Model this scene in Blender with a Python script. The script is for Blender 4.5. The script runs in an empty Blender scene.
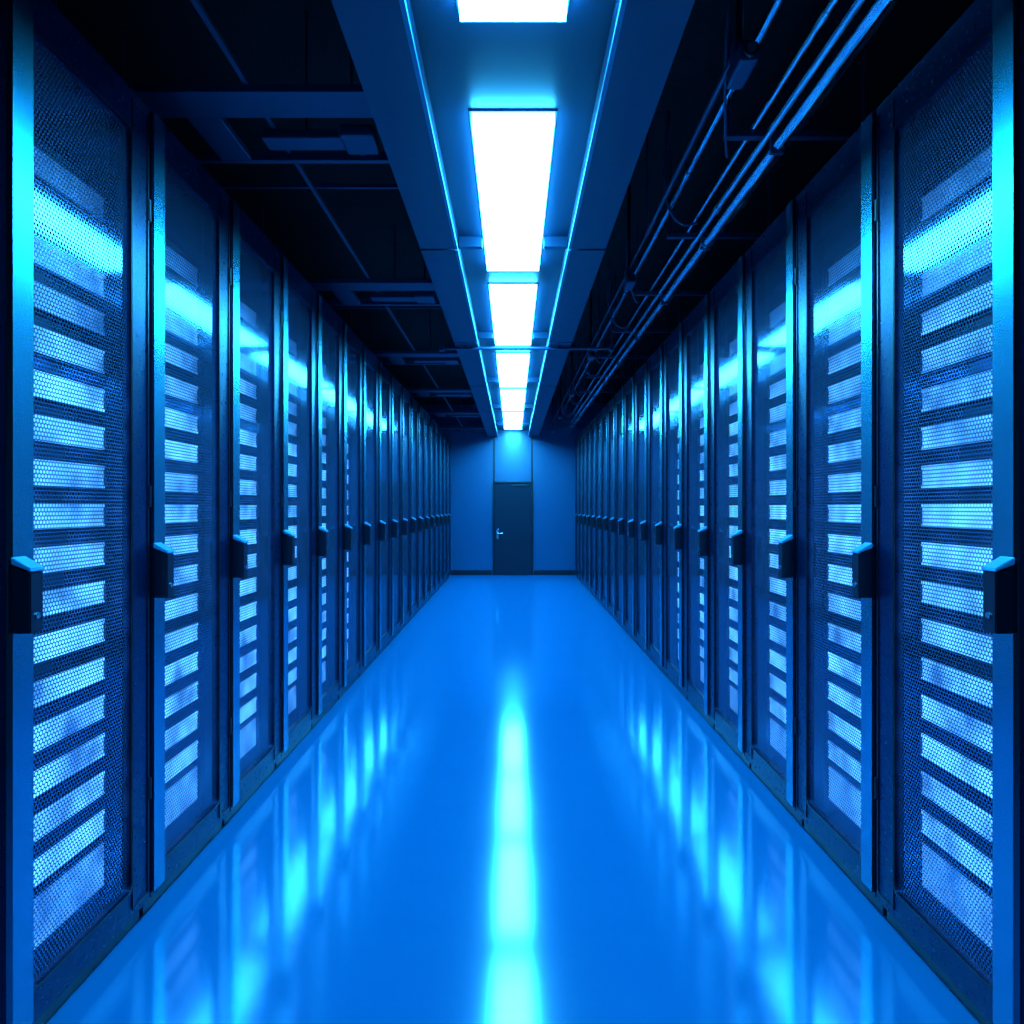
import bpy, bmesh, math, random
from mathutils import Vector
random.seed(7)
S=bpy.context.scene
try:
    S.view_settings.view_transform='Standard'; S.view_settings.look='None'
except Exception as e: print(e)
w=bpy.data.worlds.new("dark_world"); S.world=w; w.use_nodes=True
w.node_tree.nodes['Background'].inputs[0].default_value=(0,0.002,0.006,1)
w.node_tree.nodes['Background'].inputs[1].default_value=0.3
H=1.36; W=1.2; PW=0.655; D0=1.66; YB=14.0
# ---------------- materials
def mat(name,col,rough=.5,metal=0,spec=.5,emis=None,es=0,noise=0,nscale=20,coat=0,bump=0,ior=1.5,aniso=0):
    m=bpy.data.materials.new(name); m.use_nodes=True
    nt=m.node_tree; b=nt.nodes['Principled BSDF']
    b.inputs['Base Color'].default_value=(*col,1)
    b.inputs['Roughness'].default_value=rough
    b.inputs['Metallic'].default_value=metal
    b.inputs['Specular IOR Level'].default_value=spec
    b.inputs['IOR'].default_value=ior
    b.inputs['Coat Weight'].default_value=coat
    if aniso:
        t=nt.nodes.new('ShaderNodeTangent'); t.direction_type='RADIAL'; t.axis='Z'
        nt.links.new(t.outputs[0],b.inputs['Tangent'])
        b.inputs['Anisotropic'].default_value=aniso; b.inputs['Anisotropic Rotation'].default_value=.25
    if emis: 
        b.inputs['Emission Color'].default_value=(*emis,1); b.inputs['Emission Strength'].default_value=es
    if noise or bump:
        tc=nt.nodes.new('ShaderNodeTexCoord'); n=nt.nodes.new('ShaderNodeTexNoise')
        n.inputs['Scale'].default_value=nscale; n.inputs['Detail'].default_value=4
        nt.links.new(tc.outputs['Object'],n.inputs['Vector'])
        if noise:
            r=nt.nodes.new('ShaderNodeMapRange')
            r.inputs['To Min'].default_value=rough*(1-noise); r.inputs['To Max'].default_value=min(1,rough*(1+noise))
            nt.links.new(n.outputs['Fac'],r.inputs['Value']); nt.links.new(r.outputs[0],b.inputs['Roughness'])
        if bump:
            bp=nt.nodes.new('ShaderNodeBump'); bp.inputs['Strength'].default_value=bump; bp.inputs['Distance'].default_value=.01
            nt.links.new(n.outputs['Fac'],bp.inputs['Height']); nt.links.new(bp.outputs[0],b.inputs['Normal'])
    return m
LC=(0.032,0.46,1.0)
M_emit=mat('light_diffuser',(.8,.9,1),.5,emis=LC,es=70)
def floor_mat():
    m=bpy.data.materials.new('epoxy_floor'); m.use_nodes=True; nt=m.node_tree; N=nt.nodes; L=nt.links
    N.remove(N['Principled BSDF'])
    d=N.new('ShaderNodeBsdfDiffuse'); d.inputs['Color'].default_value=(0,.142,.32,1)
    g=N.new('ShaderNodeBsdfGlossy'); g.inputs['Color'].default_value=(.8,.95,1,1); g.inputs['Roughness'].default_value=.11
    f=N.new('ShaderNodeFresnel'); f.inputs['IOR'].default_value=2.45
    mr=N.new('ShaderNodeMath'); mr.operation='MINIMUM'; mr.inputs[1].default_value=.315
    tc=N.new('ShaderNodeTexCoord'); n=N.new('ShaderNodeTexNoise'); n.inputs['Scale'].default_value=1.5; n.inputs['Detail'].default_value=3
    r=N.new('ShaderNodeMapRange'); r.inputs['To Min'].default_value=.095; r.inputs['To Max'].default_value=.125
    mx=N.new('ShaderNodeMixShader')
    L.new(tc.outputs['Object'],n.inputs['Vector']); L.new(n.outputs['Fac'],r.inputs['Value']); L.new(r.outputs[0],g.inputs['Roughness'])
    L.new(f.outputs[0],mr.inputs[0]); L.new(mr.outputs[0],mx.inputs[0]); L.new(d.outputs[0],mx.inputs[1]); L.new(g.outputs[0],mx.inputs[2])
    L.new(mx.outputs[0],N['Material Output'].inputs[0])
    return m
M_floor=floor_mat()
M_frame=mat('rack_paint',(.002,.020,.075),.28,metal=.6,noise=.1,nscale=60)
M_dark=mat('rack_inner_black',(.0015,.004,.012),.6)
M_black=mat('black_plastic',(.002,.007,.018),.3)
M_trim=mat('brushed_edge_steel',(.05,.38,.50),.25,metal=1,aniso=.3)
M_beam=mat('ceiling_beam_paint',(.006,.036,.085),.45,noise=.1)
M_lip=mat('beam_lip_metal',(.05,.22,.35),.4,noise=.1)
M_tray=mat('tray_paint',(.004,.024,.055),.4)
M_wall=mat('wall_paint',(.006,.085,.19),.22,noise=.08,spec=.8)
M_walld=mat('wall_dark',(.01,.02,.03),.8,noise=.1)
M_ceil=mat('ceiling_dark',(.002,.003,.005),.9,noise=.1)
M_steel=mat('conduit_steel',(.45,.9,1),.2,metal=1,noise=.15)
M_strut=mat('strut_paint',(.012,.058,.12),.45,metal=.4,noise=.1)
M_door=mat('door_paint',(.002,.012,.03),.5,noise=.1,spec=.25)
M_chrome=mat('handle_metal',(.3,.5,.6),.25,metal=1,noise=.05)
M_hlit=mat('handle_lit_top',(.06,.3,.5),.4,noise=.05)  # light falling on the handle top, put into a paler colour
# server front with per-face glow
def server_mat():
    m=bpy.data.materials.new('server_front'); m.use_nodes=True; nt=m.node_tree; N=nt.nodes; L=nt.links
    b=N['Principled BSDF']; b.inputs['Base Color'].default_value=(.03,.15,.3,1); b.inputs['Roughness'].default_value=.35
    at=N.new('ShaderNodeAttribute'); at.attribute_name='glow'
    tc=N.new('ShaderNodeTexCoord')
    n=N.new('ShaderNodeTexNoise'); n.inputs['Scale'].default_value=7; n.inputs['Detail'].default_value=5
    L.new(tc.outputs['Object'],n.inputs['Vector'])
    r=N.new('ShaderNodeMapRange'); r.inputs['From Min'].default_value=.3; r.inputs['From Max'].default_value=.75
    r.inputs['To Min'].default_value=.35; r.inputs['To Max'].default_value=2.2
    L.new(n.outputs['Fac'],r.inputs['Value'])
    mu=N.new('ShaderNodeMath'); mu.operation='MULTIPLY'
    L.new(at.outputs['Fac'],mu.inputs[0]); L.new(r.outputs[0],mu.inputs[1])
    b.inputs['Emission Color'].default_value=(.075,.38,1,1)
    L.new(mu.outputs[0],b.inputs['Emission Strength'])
    try: m.cycles.emission_sampling='NONE'
    except Exception as e: print(e)
    return m
M_srv=server_mat()
def mesh_mat():
    m=bpy.data.materials.new('perforated_steel'); m.use_nodes=True; nt=m.node_tree; N=nt.nodes; L=nt.links
    b=N['Principled BSDF']; b.inputs['Base Color'].default_value=(.17,.23,.42,1); b.inputs['Roughness'].default_value=.08; b.inputs['Metallic'].default_value=.7
    tc=N.new('ShaderNodeTexCoord'); sp=N.new('ShaderNodeSeparateXYZ'); L.new(tc.outputs['Object'],sp.inputs[0])
    P=.0125
    def M(op,a,bb=None):
        x=N.new('ShaderNodeMath'); x.operation=op
        for i,v in enumerate((a,bb)):
            if v is None: continue
            if isinstance(v,(int,float)): x.inputs[i].default_value=v
            else: L.new(v,x.inputs[i])
        return x.outputs[0]
    def lat(o):
        u=M('SUBTRACT',M('FRACT',M('ADD',M('DIVIDE',sp.outputs[1],P),o)),.5)
        v=M('MULTIPLY',M('SUBTRACT',M('FRACT',M('ADD',M('DIVIDE',sp.outputs[2],P*1.732),o)),.5),1.732)
        return M('SQRT',M('ADD',M('MULTIPLY',u,u),M('MULTIPLY',v,v)))
    d=M('MINIMUM',lat(0.0),lat(.5))
    hole=M('LESS_THAN',d,.375)
    t=N.new('ShaderNodeBsdfTransparent'); mx=N.new('ShaderNodeMixShader')
    L.new(hole,mx.inputs[0]); L.new(b.outputs[0],mx.inputs[1]); L.new(t.outputs[0],mx.inputs[2])
    L.new(mx.outputs[0],N['Material Output'].inputs[0])
    return m
M_mesh=mesh_mat()
# ---------------- builder
class B:
    def __init__(s,sx=1): s.v=[];s.f=[];s.m=[];s.g=[];s.mats=[];s.sx=sx
    def mi(s,m):
        if m not in s.mats: s.mats.append(m)
        return s.mats.index(m)
    def add(s,vs,fs,m,g=0,gf=None):
        o=len(s.v); s.v+= [(x*s.sx,y,z) for x,y,z in vs]
        for i,f in enumerate(fs):
            f=[o+k for k in f]
            if s.sx<0: f=f[::-1]
            s.f.append(f); s.m.append(s.mi(m)); s.g.append(g)
    def box(s,x0,x1,y0,y1,z0,z1,m,g=0,bev=0):
        if x0>x1:x0,x1=x1,x0
        bm=bmesh.new(); bmesh.ops.create_cube(bm,size=1)
        for v in bm.verts:
            v.co=Vector(((x0+x1)/2+v.co.x*(x1-x0),(y0+y1)/2+v.co.y*(y1-y0),(z0+z1)/2+v.co.z*(z1-z0)))
        if bev: bmesh.ops.bevel(bm,geom=bm.edges[:],offset=bev,segments=2,affect='EDGES',profile=.5)
        s.bm(bm,m,g)
    def bm(s,bm,m,g=0):
        bmesh.ops.recalc_face_normals(bm,faces=bm.faces[:])
        bm.verts.index_update()
        s.add([tuple(v.co) for v in bm.verts],[[v.index for v in f.verts] for f in bm.faces],m,g); bm.free()
    def cyl(s,p0,p1,r,m,seg=14,r2=None):
        p0=Vector(p0);p1=Vector(p1);d=p1-p0
        bm=bmesh.new(); bmesh.ops.create_cone(bm,cap_ends=True,segments=seg,radius1=r,radius2=r if r2 is None else r2,depth=d.length)
        q=Vector((0,0,1)).rotation_difference(d)
        for v in bm.verts: v.co=q@v.co+(p0+p1)/2
        s.bm(bm,m)
    def prism(s,pr,y0,y1,m,bev=0):
        bm=bmesh.new(); A=[bm.verts.new((x,y0,zz)) for x,zz in pr]; C=[bm.verts.new((x,y1,zz)) for x,zz in pr]
        n=len(pr); bm.faces.new(A); bm.faces.new(C[::-1])
        for i in range(n): bm.faces.new((A[i],A[(i+1)%n],C[(i+1)%n],C[i]))
        bmesh.ops.recalc_face_normals(bm,faces=bm.faces[:])
        if bev: bmesh.ops.bevel(bm,geom=bm.edges[:],offset=bev,segments=2,affect='EDGES')
        s.bm(bm,m)
    def ring(s,x0,x1,o,i,m,ro=.004,ri=.02):
        def rr(q,r):
            y0,y1,z0,z1=q; pts=[]
            for cy,cz,a0 in ((y1-r,z1-r,0),(y0+r,z1-r,90),(y0+r,z0+r,180),(y1-r,z0+r,270)):
                for k in range(5):
                    a=math.radians(a0+k*22.5); pts.append((cy+r*math.cos(a),cz+r*math.sin(a)))
            return pts
        O=rr(o,ro); I=rr(i,ri); n=len(O)
        bm=bmesh.new()
        L=[[bm.verts.new((x,p[0],p[1])) for p in q] for q,x in ((O,x0),(I,x0),(O,x1),(I,x1))]
        for k in range(n):
            j=(k+1)%n
            for a,b in ((0,1),(1,3),(3,2),(2,0)):
                bm.faces.new((L[a][k],L[a][j],L[b][j],L[b][k]))
        s.bm(bm,m)
    def mesh(s,name):
        me=bpy.data.meshes.new(name); me.from_pydata(s.v,[],s.f)
        for m in s.mats: me.materials.append(m)
        me.polygons.foreach_set('material_index',s.m)
        at=me.attributes.new('glow','FLOAT','FACE'); at.data.foreach_set('value',s.g)
        me.update(); return me
    def obj(s,name,loc=(0,0,0),parent=None):
        o=bpy.data.objects.new(name,s.mesh(name)); S.collection.objects.link(o); o.location=loc
        if parent: o.parent=parent
        return o
def simple(name,x0,x1,y0,y1,z0,z1,m,bev=0):
    b=B(); b.box(x0,x1,y0,y1,z0,z1,m,bev=bev); return b.obj(name)
def empty(name):
    o=bpy.data.objects.new(name,None); S.collection.objects.link(o); return o
# ---------------- racks  (x = depth into rack, mirrored by sx)
def rack(sx,seed):
    R=random.Random(seed); b=B(sx)
    b.box(.03,.97,.01,PW-.01,0,.06,M_black,bev=.003)
    b.box(.026,1.0,.002,.022,.06,2.68,M_dark); b.box(.026,1.0,PW-.022,PW-.002,.06,2.68,M_dark)
    b.box(.026,1.0,.002,PW-.002,2.66,2.68,M_frame); b.box(.026,1.0,.002,PW-.002,.06,.08,M_dark)
    b.box(.98,1.0,.022,PW-.022,.08,2.66,M_dark)
    b.ring(0,.024,(.004,PW-.004,.065,2.675),(.088,.538,.155,2.55),M_frame)
    b.ring(-.003,.004,(.080,.546,.147,2.558),(.088,.538,.155,2.55),M_black,ro=.024,ri=.02)
    b.ring(-.004,.002,(.098+.445,.640,.09,2.65),(.55,.634,.096,2.644),M_black,ro=.004,ri=.004)
    b.box(-.012,.004,.003,.074,.085,2.668,M_trim)
    b.add([(.012,.085,.15),(.012,.541,.15),(.012,.541,2.555),(.012,.085,2.555)],[[0,1,2,3]],M_mesh)
    b.box(.085,.11,.03,.06,.08,2.66,M_dark); b.box(.085,.11,.572,.60,.08,2.66,M_dark)
    z=.16
    def srv(x,y0,y1,z0,z1,g):
        b.box(x+.003,.78,y0,y1,z0,z1,M_dark)          # chassis
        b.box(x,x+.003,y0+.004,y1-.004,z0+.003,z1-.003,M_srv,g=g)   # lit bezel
    srv(.095,.06,.56,.16,.30,.8)
    z=.332
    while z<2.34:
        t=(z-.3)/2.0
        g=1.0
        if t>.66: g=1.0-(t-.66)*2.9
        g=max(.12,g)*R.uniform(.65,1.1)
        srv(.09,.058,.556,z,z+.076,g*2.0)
        b.box(.082,.092,.060,.070,z+.01,z+.062,M_black); b.box(.082,.092,.545,.555,z+.01,z+.062,M_black)
        b.box(.11,.7,.06,.556,z+.079,z+.117,M_dark)
        z+=.1205
    # handle: escutcheon, body, sloped top whose lighter colour stands for light on it
    b.box(-.018,-.002,.000,.052,1.06,1.235,M_black,bev=.003)
    b.prism([(-.014,1.06),(-.060,1.06),(-.060,1.205),(-.014,1.222)],-.006,.040,M_black,bev=.0025)
    b.prism([(-.014,1.224),(-.062,1.206),(-.062,1.214),(-.014,1.242)],-.008,.042,M_hlit,bev=.002)
    b.cyl((-.060,.018,1.10),(-.063,.018,1.10),.008,M_chrome)
    for zz in (.4,1.36,2.3): b.cyl((-.004,PW-.012,zz),(-.004,PW-.012,zz+.07),.006,M_black,10)
    return b.mesh('server_rack')
for sx in (-1,1):
    ms=[rack(sx,s) for s in range(10,15)]
    for i in range(18):
        o=bpy.data.objects.new('server_rack',ms[(i*3+(1 if sx>0 else 0))%5]); S.collection.objects.link(o)
        o.location=(sx*W,D0+i*PW,0)
# ---------------- shell
XS=2.45; YF=-1.5; ZC=3.4
simple('floor',-XS-.1,XS+.1,YF-.1,YB+.1,-.1,0,M_floor)
simple('ceiling',-XS-.1,XS+.1,YF-.1,YB+.1,ZC,ZC+.1,M_ceil)
simple('wall_left',-XS-.1,-XS,YF,YB,0,ZC,M_walld)
simple('wall_right',XS,XS+.1,YF,YB,0,ZC,M_walld)
simple('wall_front',-XS-.1,XS+.1,YF-.1,YF,0,ZC,M_walld)
wb=simple('wall_back',-XS-.1,XS+.1,YB,YB+.1,0,ZC,M_wall)
DW=.37; DH=1.84
b=B()
for x0,x1 in ((-XS,-DW-.02),(DW+.02,XS),(-DW,DW)):
    b.box(x0,x1,YB-.03,YB,0,ZC,M_wall,bev=.006)
b.box(-DW-.03,-DW+.01,YB-.034,YB-.02,0,ZC,M_black); b.box(DW-.01,DW+.03,YB-.034,YB-.02,0,ZC,M_black)
b.obj('cladding_panels',parent=wb)
simple('baseboard_left',-XS,-DW-.05,YB-.045,YB-.031,0,.1,M_black,.003)
simple('baseboard_right',DW+.05,XS,YB-.045,YB-.031,0,.1,M_black,.003)
b=B(); Y=YB-.035
b.box(-DW-.03,-DW,Y-.05,Y,0,DH+.03,M_black,bev=.003); b.box(DW,DW+.03,Y-.05,Y,0,DH+.03,M_black,bev=.003)
b.box(-DW-.03,DW+.03,Y-.05,Y,DH,DH+.03,M_black,bev=.003)
b.box(-DW+.004,DW-.004,Y-.03,Y,.006,DH-.004,M_door,bev=.003)
b.box(-DW+.04,-DW+.085,Y-.036,Y-.03,.72,.92,M_chrome,bev=.002)
b.cyl((-DW+.062,Y-.036,.84),(-DW+.062,Y-.075,.84),.01,M_chrome)
b.cyl((-DW+.062,Y-.07,.84),(-DW+.17,Y-.07,.84),.009,M_chrome)
for zz in (.25,.9,1.6): b.cyl((DW-.002,Y-.035,zz),(DW-.002,Y-.035,zz+.09),.008,M_chrome,8)
b.box(-.02,.3,Y-.05,Y-.03,DH-.07,DH-.03,M_black,bev=.002)
b.obj('door_1')
# ---------------- ceiling centre tray
ZL=H+1.51
tray=simple('ceiling_tray',-.5,.5,YF+.02,YB-.04,ZL+.03,ZL+.06,M_tray)
PER=2.16
for k in range(6):
    y0=.50+k*PER; L=1.76 if k<5 else 2.2
    if k==0: L=1.66
    if k==1: y0=2.72; L=1.72
    if k==2: L=1.66
    b=B()
    b.box(-.1625,.1625,y0,y0+L,ZL-.012,ZL+.022,M_emit)
    b.box(-.172,.172,y0-.01,y0+L+.01,ZL+.022,ZL+.03,M_strut)
    b.obj('ceiling_light_panel')
for sx in (-1,1):
    b=B(sx)
    cuts=[YF+.05]+[1.66+2.15*k for k in range(6)]+[YB-.04]
    for a,c in zip(cuts[:-1],cuts[1:]):
        b.box(.312,.504,a+.012,c-.012,ZL-.11,ZL+.03,M_beam,bev=.003)
        b.box(.30,.315,a+.012,c-.012,ZL-.112,ZL-.095,M_lip)
        b.box(.33,.49,c-.02,c+.02,ZL-.09,ZL+.02,M_dark)
    b.obj('ceiling_beam')
b=B()
for k in range(6):
    for sx in (-1,1):
        y=4.0+PER*(k-1); b.box(sx*.175,sx*.31,y-.02,y+.02,ZL-.03,ZL+.03,M_strut,bev=.002)
b.obj('spacer_bars',parent=tray)
# ---------------- left open ceiling grid
ZG=H+1.5
b=B()
for k in range(-1,6):
    o=k*PER
    b.box(-1.95,-.52,2.53+o,2.70+o,ZG,ZG+.03,M_strut,bev=.003)
    b.box(-1.95,-.52,3.03+o,3.06+o,ZG,ZG+.04,M_strut,bev=.002)
    b.box(-1.26,-1.13,2.70+o,3.03+o,ZG,ZG+.03,M_strut,bev=.003)
    b.box(-1.95,-.52,3.55+o,3.565+o,ZG+.12,ZG+.14,M_strut)
    for x in (-.6,-1.7):
        b.cyl((x,2.6+o,ZG+.02),(x,2.6+o,ZC),.006,M_strut,8); b.cyl((x,3.045+o,ZG+.02),(x,3.045+o,ZC),.006,M_strut,8)
b.box(-.975,-.957,YF+.1,YB-.05,ZG+.03,ZG+.045,M_strut)
b.box(-1.5,-1.485,YF+.1,YB-.05,ZG+.03,ZG+.045,M_strut)
b.obj('ceiling_grid_frame')
for k in range(0,6):
    o=k*PER; b=B()
    b.box(-1.02,-.68,2.83+o,2.93+o,ZG-.01,ZG+.03,M_strut,bev=.008)
    b.box(-.70,-.56,2.80+o,2.96+o,ZG-.015,ZG+.035,M_strut,bev=.012)
    b.box(-.66,-.64,2.9+o,3.04+o,ZG+.02,ZG+.04,M_strut)
    b.cyl((-.85,2.88+o,ZG+.03),(-.85,2.88+o,ZC),.006,M_strut,8)
    b.obj('ceiling_luminaire_housing')  # linear luminaire housing, modelled unlit
# ---------------- right pipes
run=empty('overhead_conduit_run')
pipes=[(1.10,1.50,.022),(1.035,1.51,.012),(1.19,1.60,.03),(.99,1.56,.009),(.90,1.72,.02)]
for x,dz,r in pipes:
    b=B(); b.cyl((x,YF+.1,H+dz),(x,YB-.04,H+dz),r,M_steel,18)
    for k in range(7):
        y=1.3+k*2.0+ (x*7%1)
        if y<YB-.2: b.cyl((x,y-.03,H+dz),(x,y+.03,H+dz),r*1.35,M_steel,18)
    b.obj('conduit_pipe',parent=run)
b=B()
for k in range(12):
    y=1.82+k*PER/2
    b.box(.88,1.5,y,y+.035,H+1.535,H+1.56,M_strut,bev=.002)
    for x in (.90,1.46): b.cyl((x,y+.017,H+1.54),(x,y+.017,ZC),.007,M_strut,8)
    for x in (1.10,): b.box(x-.028,x+.028,y+.005,y+.03,H+1.47,H+1.53,M_strut,bev=.004)
b.obj('support_brackets',parent=run)
b=B()
b.cyl((.735,2.3,H+1.5),(.735,3.86,H+1.5),.011,M_strut,10)
b.cyl((.735,3.86,H+1.5),(.735,YB-.1,H+1.58),.006,M_strut,10)
for k in range(6):
    if 3.86+k*PER-.03<YB-.1: b.cyl((.735,3.86+k*PER-.03,H+1.5),(.735,3.86+k*PER-.03,ZC),.006,M_strut,8)
b.obj('cable_rail',parent=run)
for k in range(6):
    y=2.27+k*PER; b=B()
    b.cyl((.735,y,H+1.5),(.735,y,ZC),.012,M_black,10)
    b.box(.71,.76,y-.03,y+.03,H+1.44,H+1.50,M_strut,bev=.006)
    b.box(.705,.765,y-.10,y+.06,H+1.385,H+1.445,M_strut,bev=.01)
    b.cyl((.735,y-.10,H+1.415),(.735,y-.115,H+1.415),.024,M_black,18)
    b.cyl((.735,y-.115,H+1.415),(.735,y-.118,H+1.415),.016,M_chrome,18)
    b.obj('security_camera',parent=run)
def cable(pts,r,name):
    if max(p[1] for p in pts)>YB-.1: return
    cu=bpy.data.curves.new(name,'CURVE'); cu.dimensions='3D'; cu.bevel_depth=r; cu.bevel_resolution=3
    sp=cu.splines.new('BEZIER'); sp.bezier_points.add(len(pts)-1)
    for p,q in zip(sp.bezier_points,pts):
        p.co=q; p.handle_left_type=p.handle_right_type='AUTO'
    cu.materials.append(M_strut); o=bpy.data.objects.new(name,cu); S.collection.objects.link(o); o.parent=run
for k in range(6):
    y=2.6+k*PER
    cable([(.735,y-.3,ZC),(.76,y-.1,H+1.62),(.85,y+.2,H+1.5),(.95,y+.5,H+1.56),(1.0,y+.7,ZC)],.006,'hanging_cable')
    cable([(.80,y+1.0,ZC),(.82,y+1.1,H+1.60),(.90,y+1.15,H+1.52),(1.0,y+1.2,H+1.54)],.008,'hanging_cable')
b=B(); b.cyl((-.62,6.1,ZL-.128),(.86,6.1,ZL-.128),.014,M_strut,14)
b.box(-.64,-.60,6.07,6.13,ZL-.15,ZL-.10,M_strut,bev=.003); b.box(.84,.88,6.07,6.13,ZL-.15,ZL-.10,M_strut,bev=.003)
for x in(-.62,.86): b.cyl((x,6.1,ZL-.11),(x,6.1,ZC),.006,M_strut,8)
for x in(-.41,.41): b.box(x-.02,x+.02,6.08,6.12,ZL-.143,ZL-.109,M_strut,bev=.002)
b.obj('cross_conduit',parent=run)
# ---------------- camera
cd=bpy.data.cameras.new('camera'); cam=bpy.data.objects.new('camera',cd); S.collection.objects.link(cam)
cam.location=(0,0,H); cam.rotation_euler=(math.radians(90),0,0)
cd.sensor_width=36; cd.lens=700/1024*36; cd.shift_y=-5/1024; cd.shift_x=-1/1024; cd.clip_start=.02
S.camera=cam
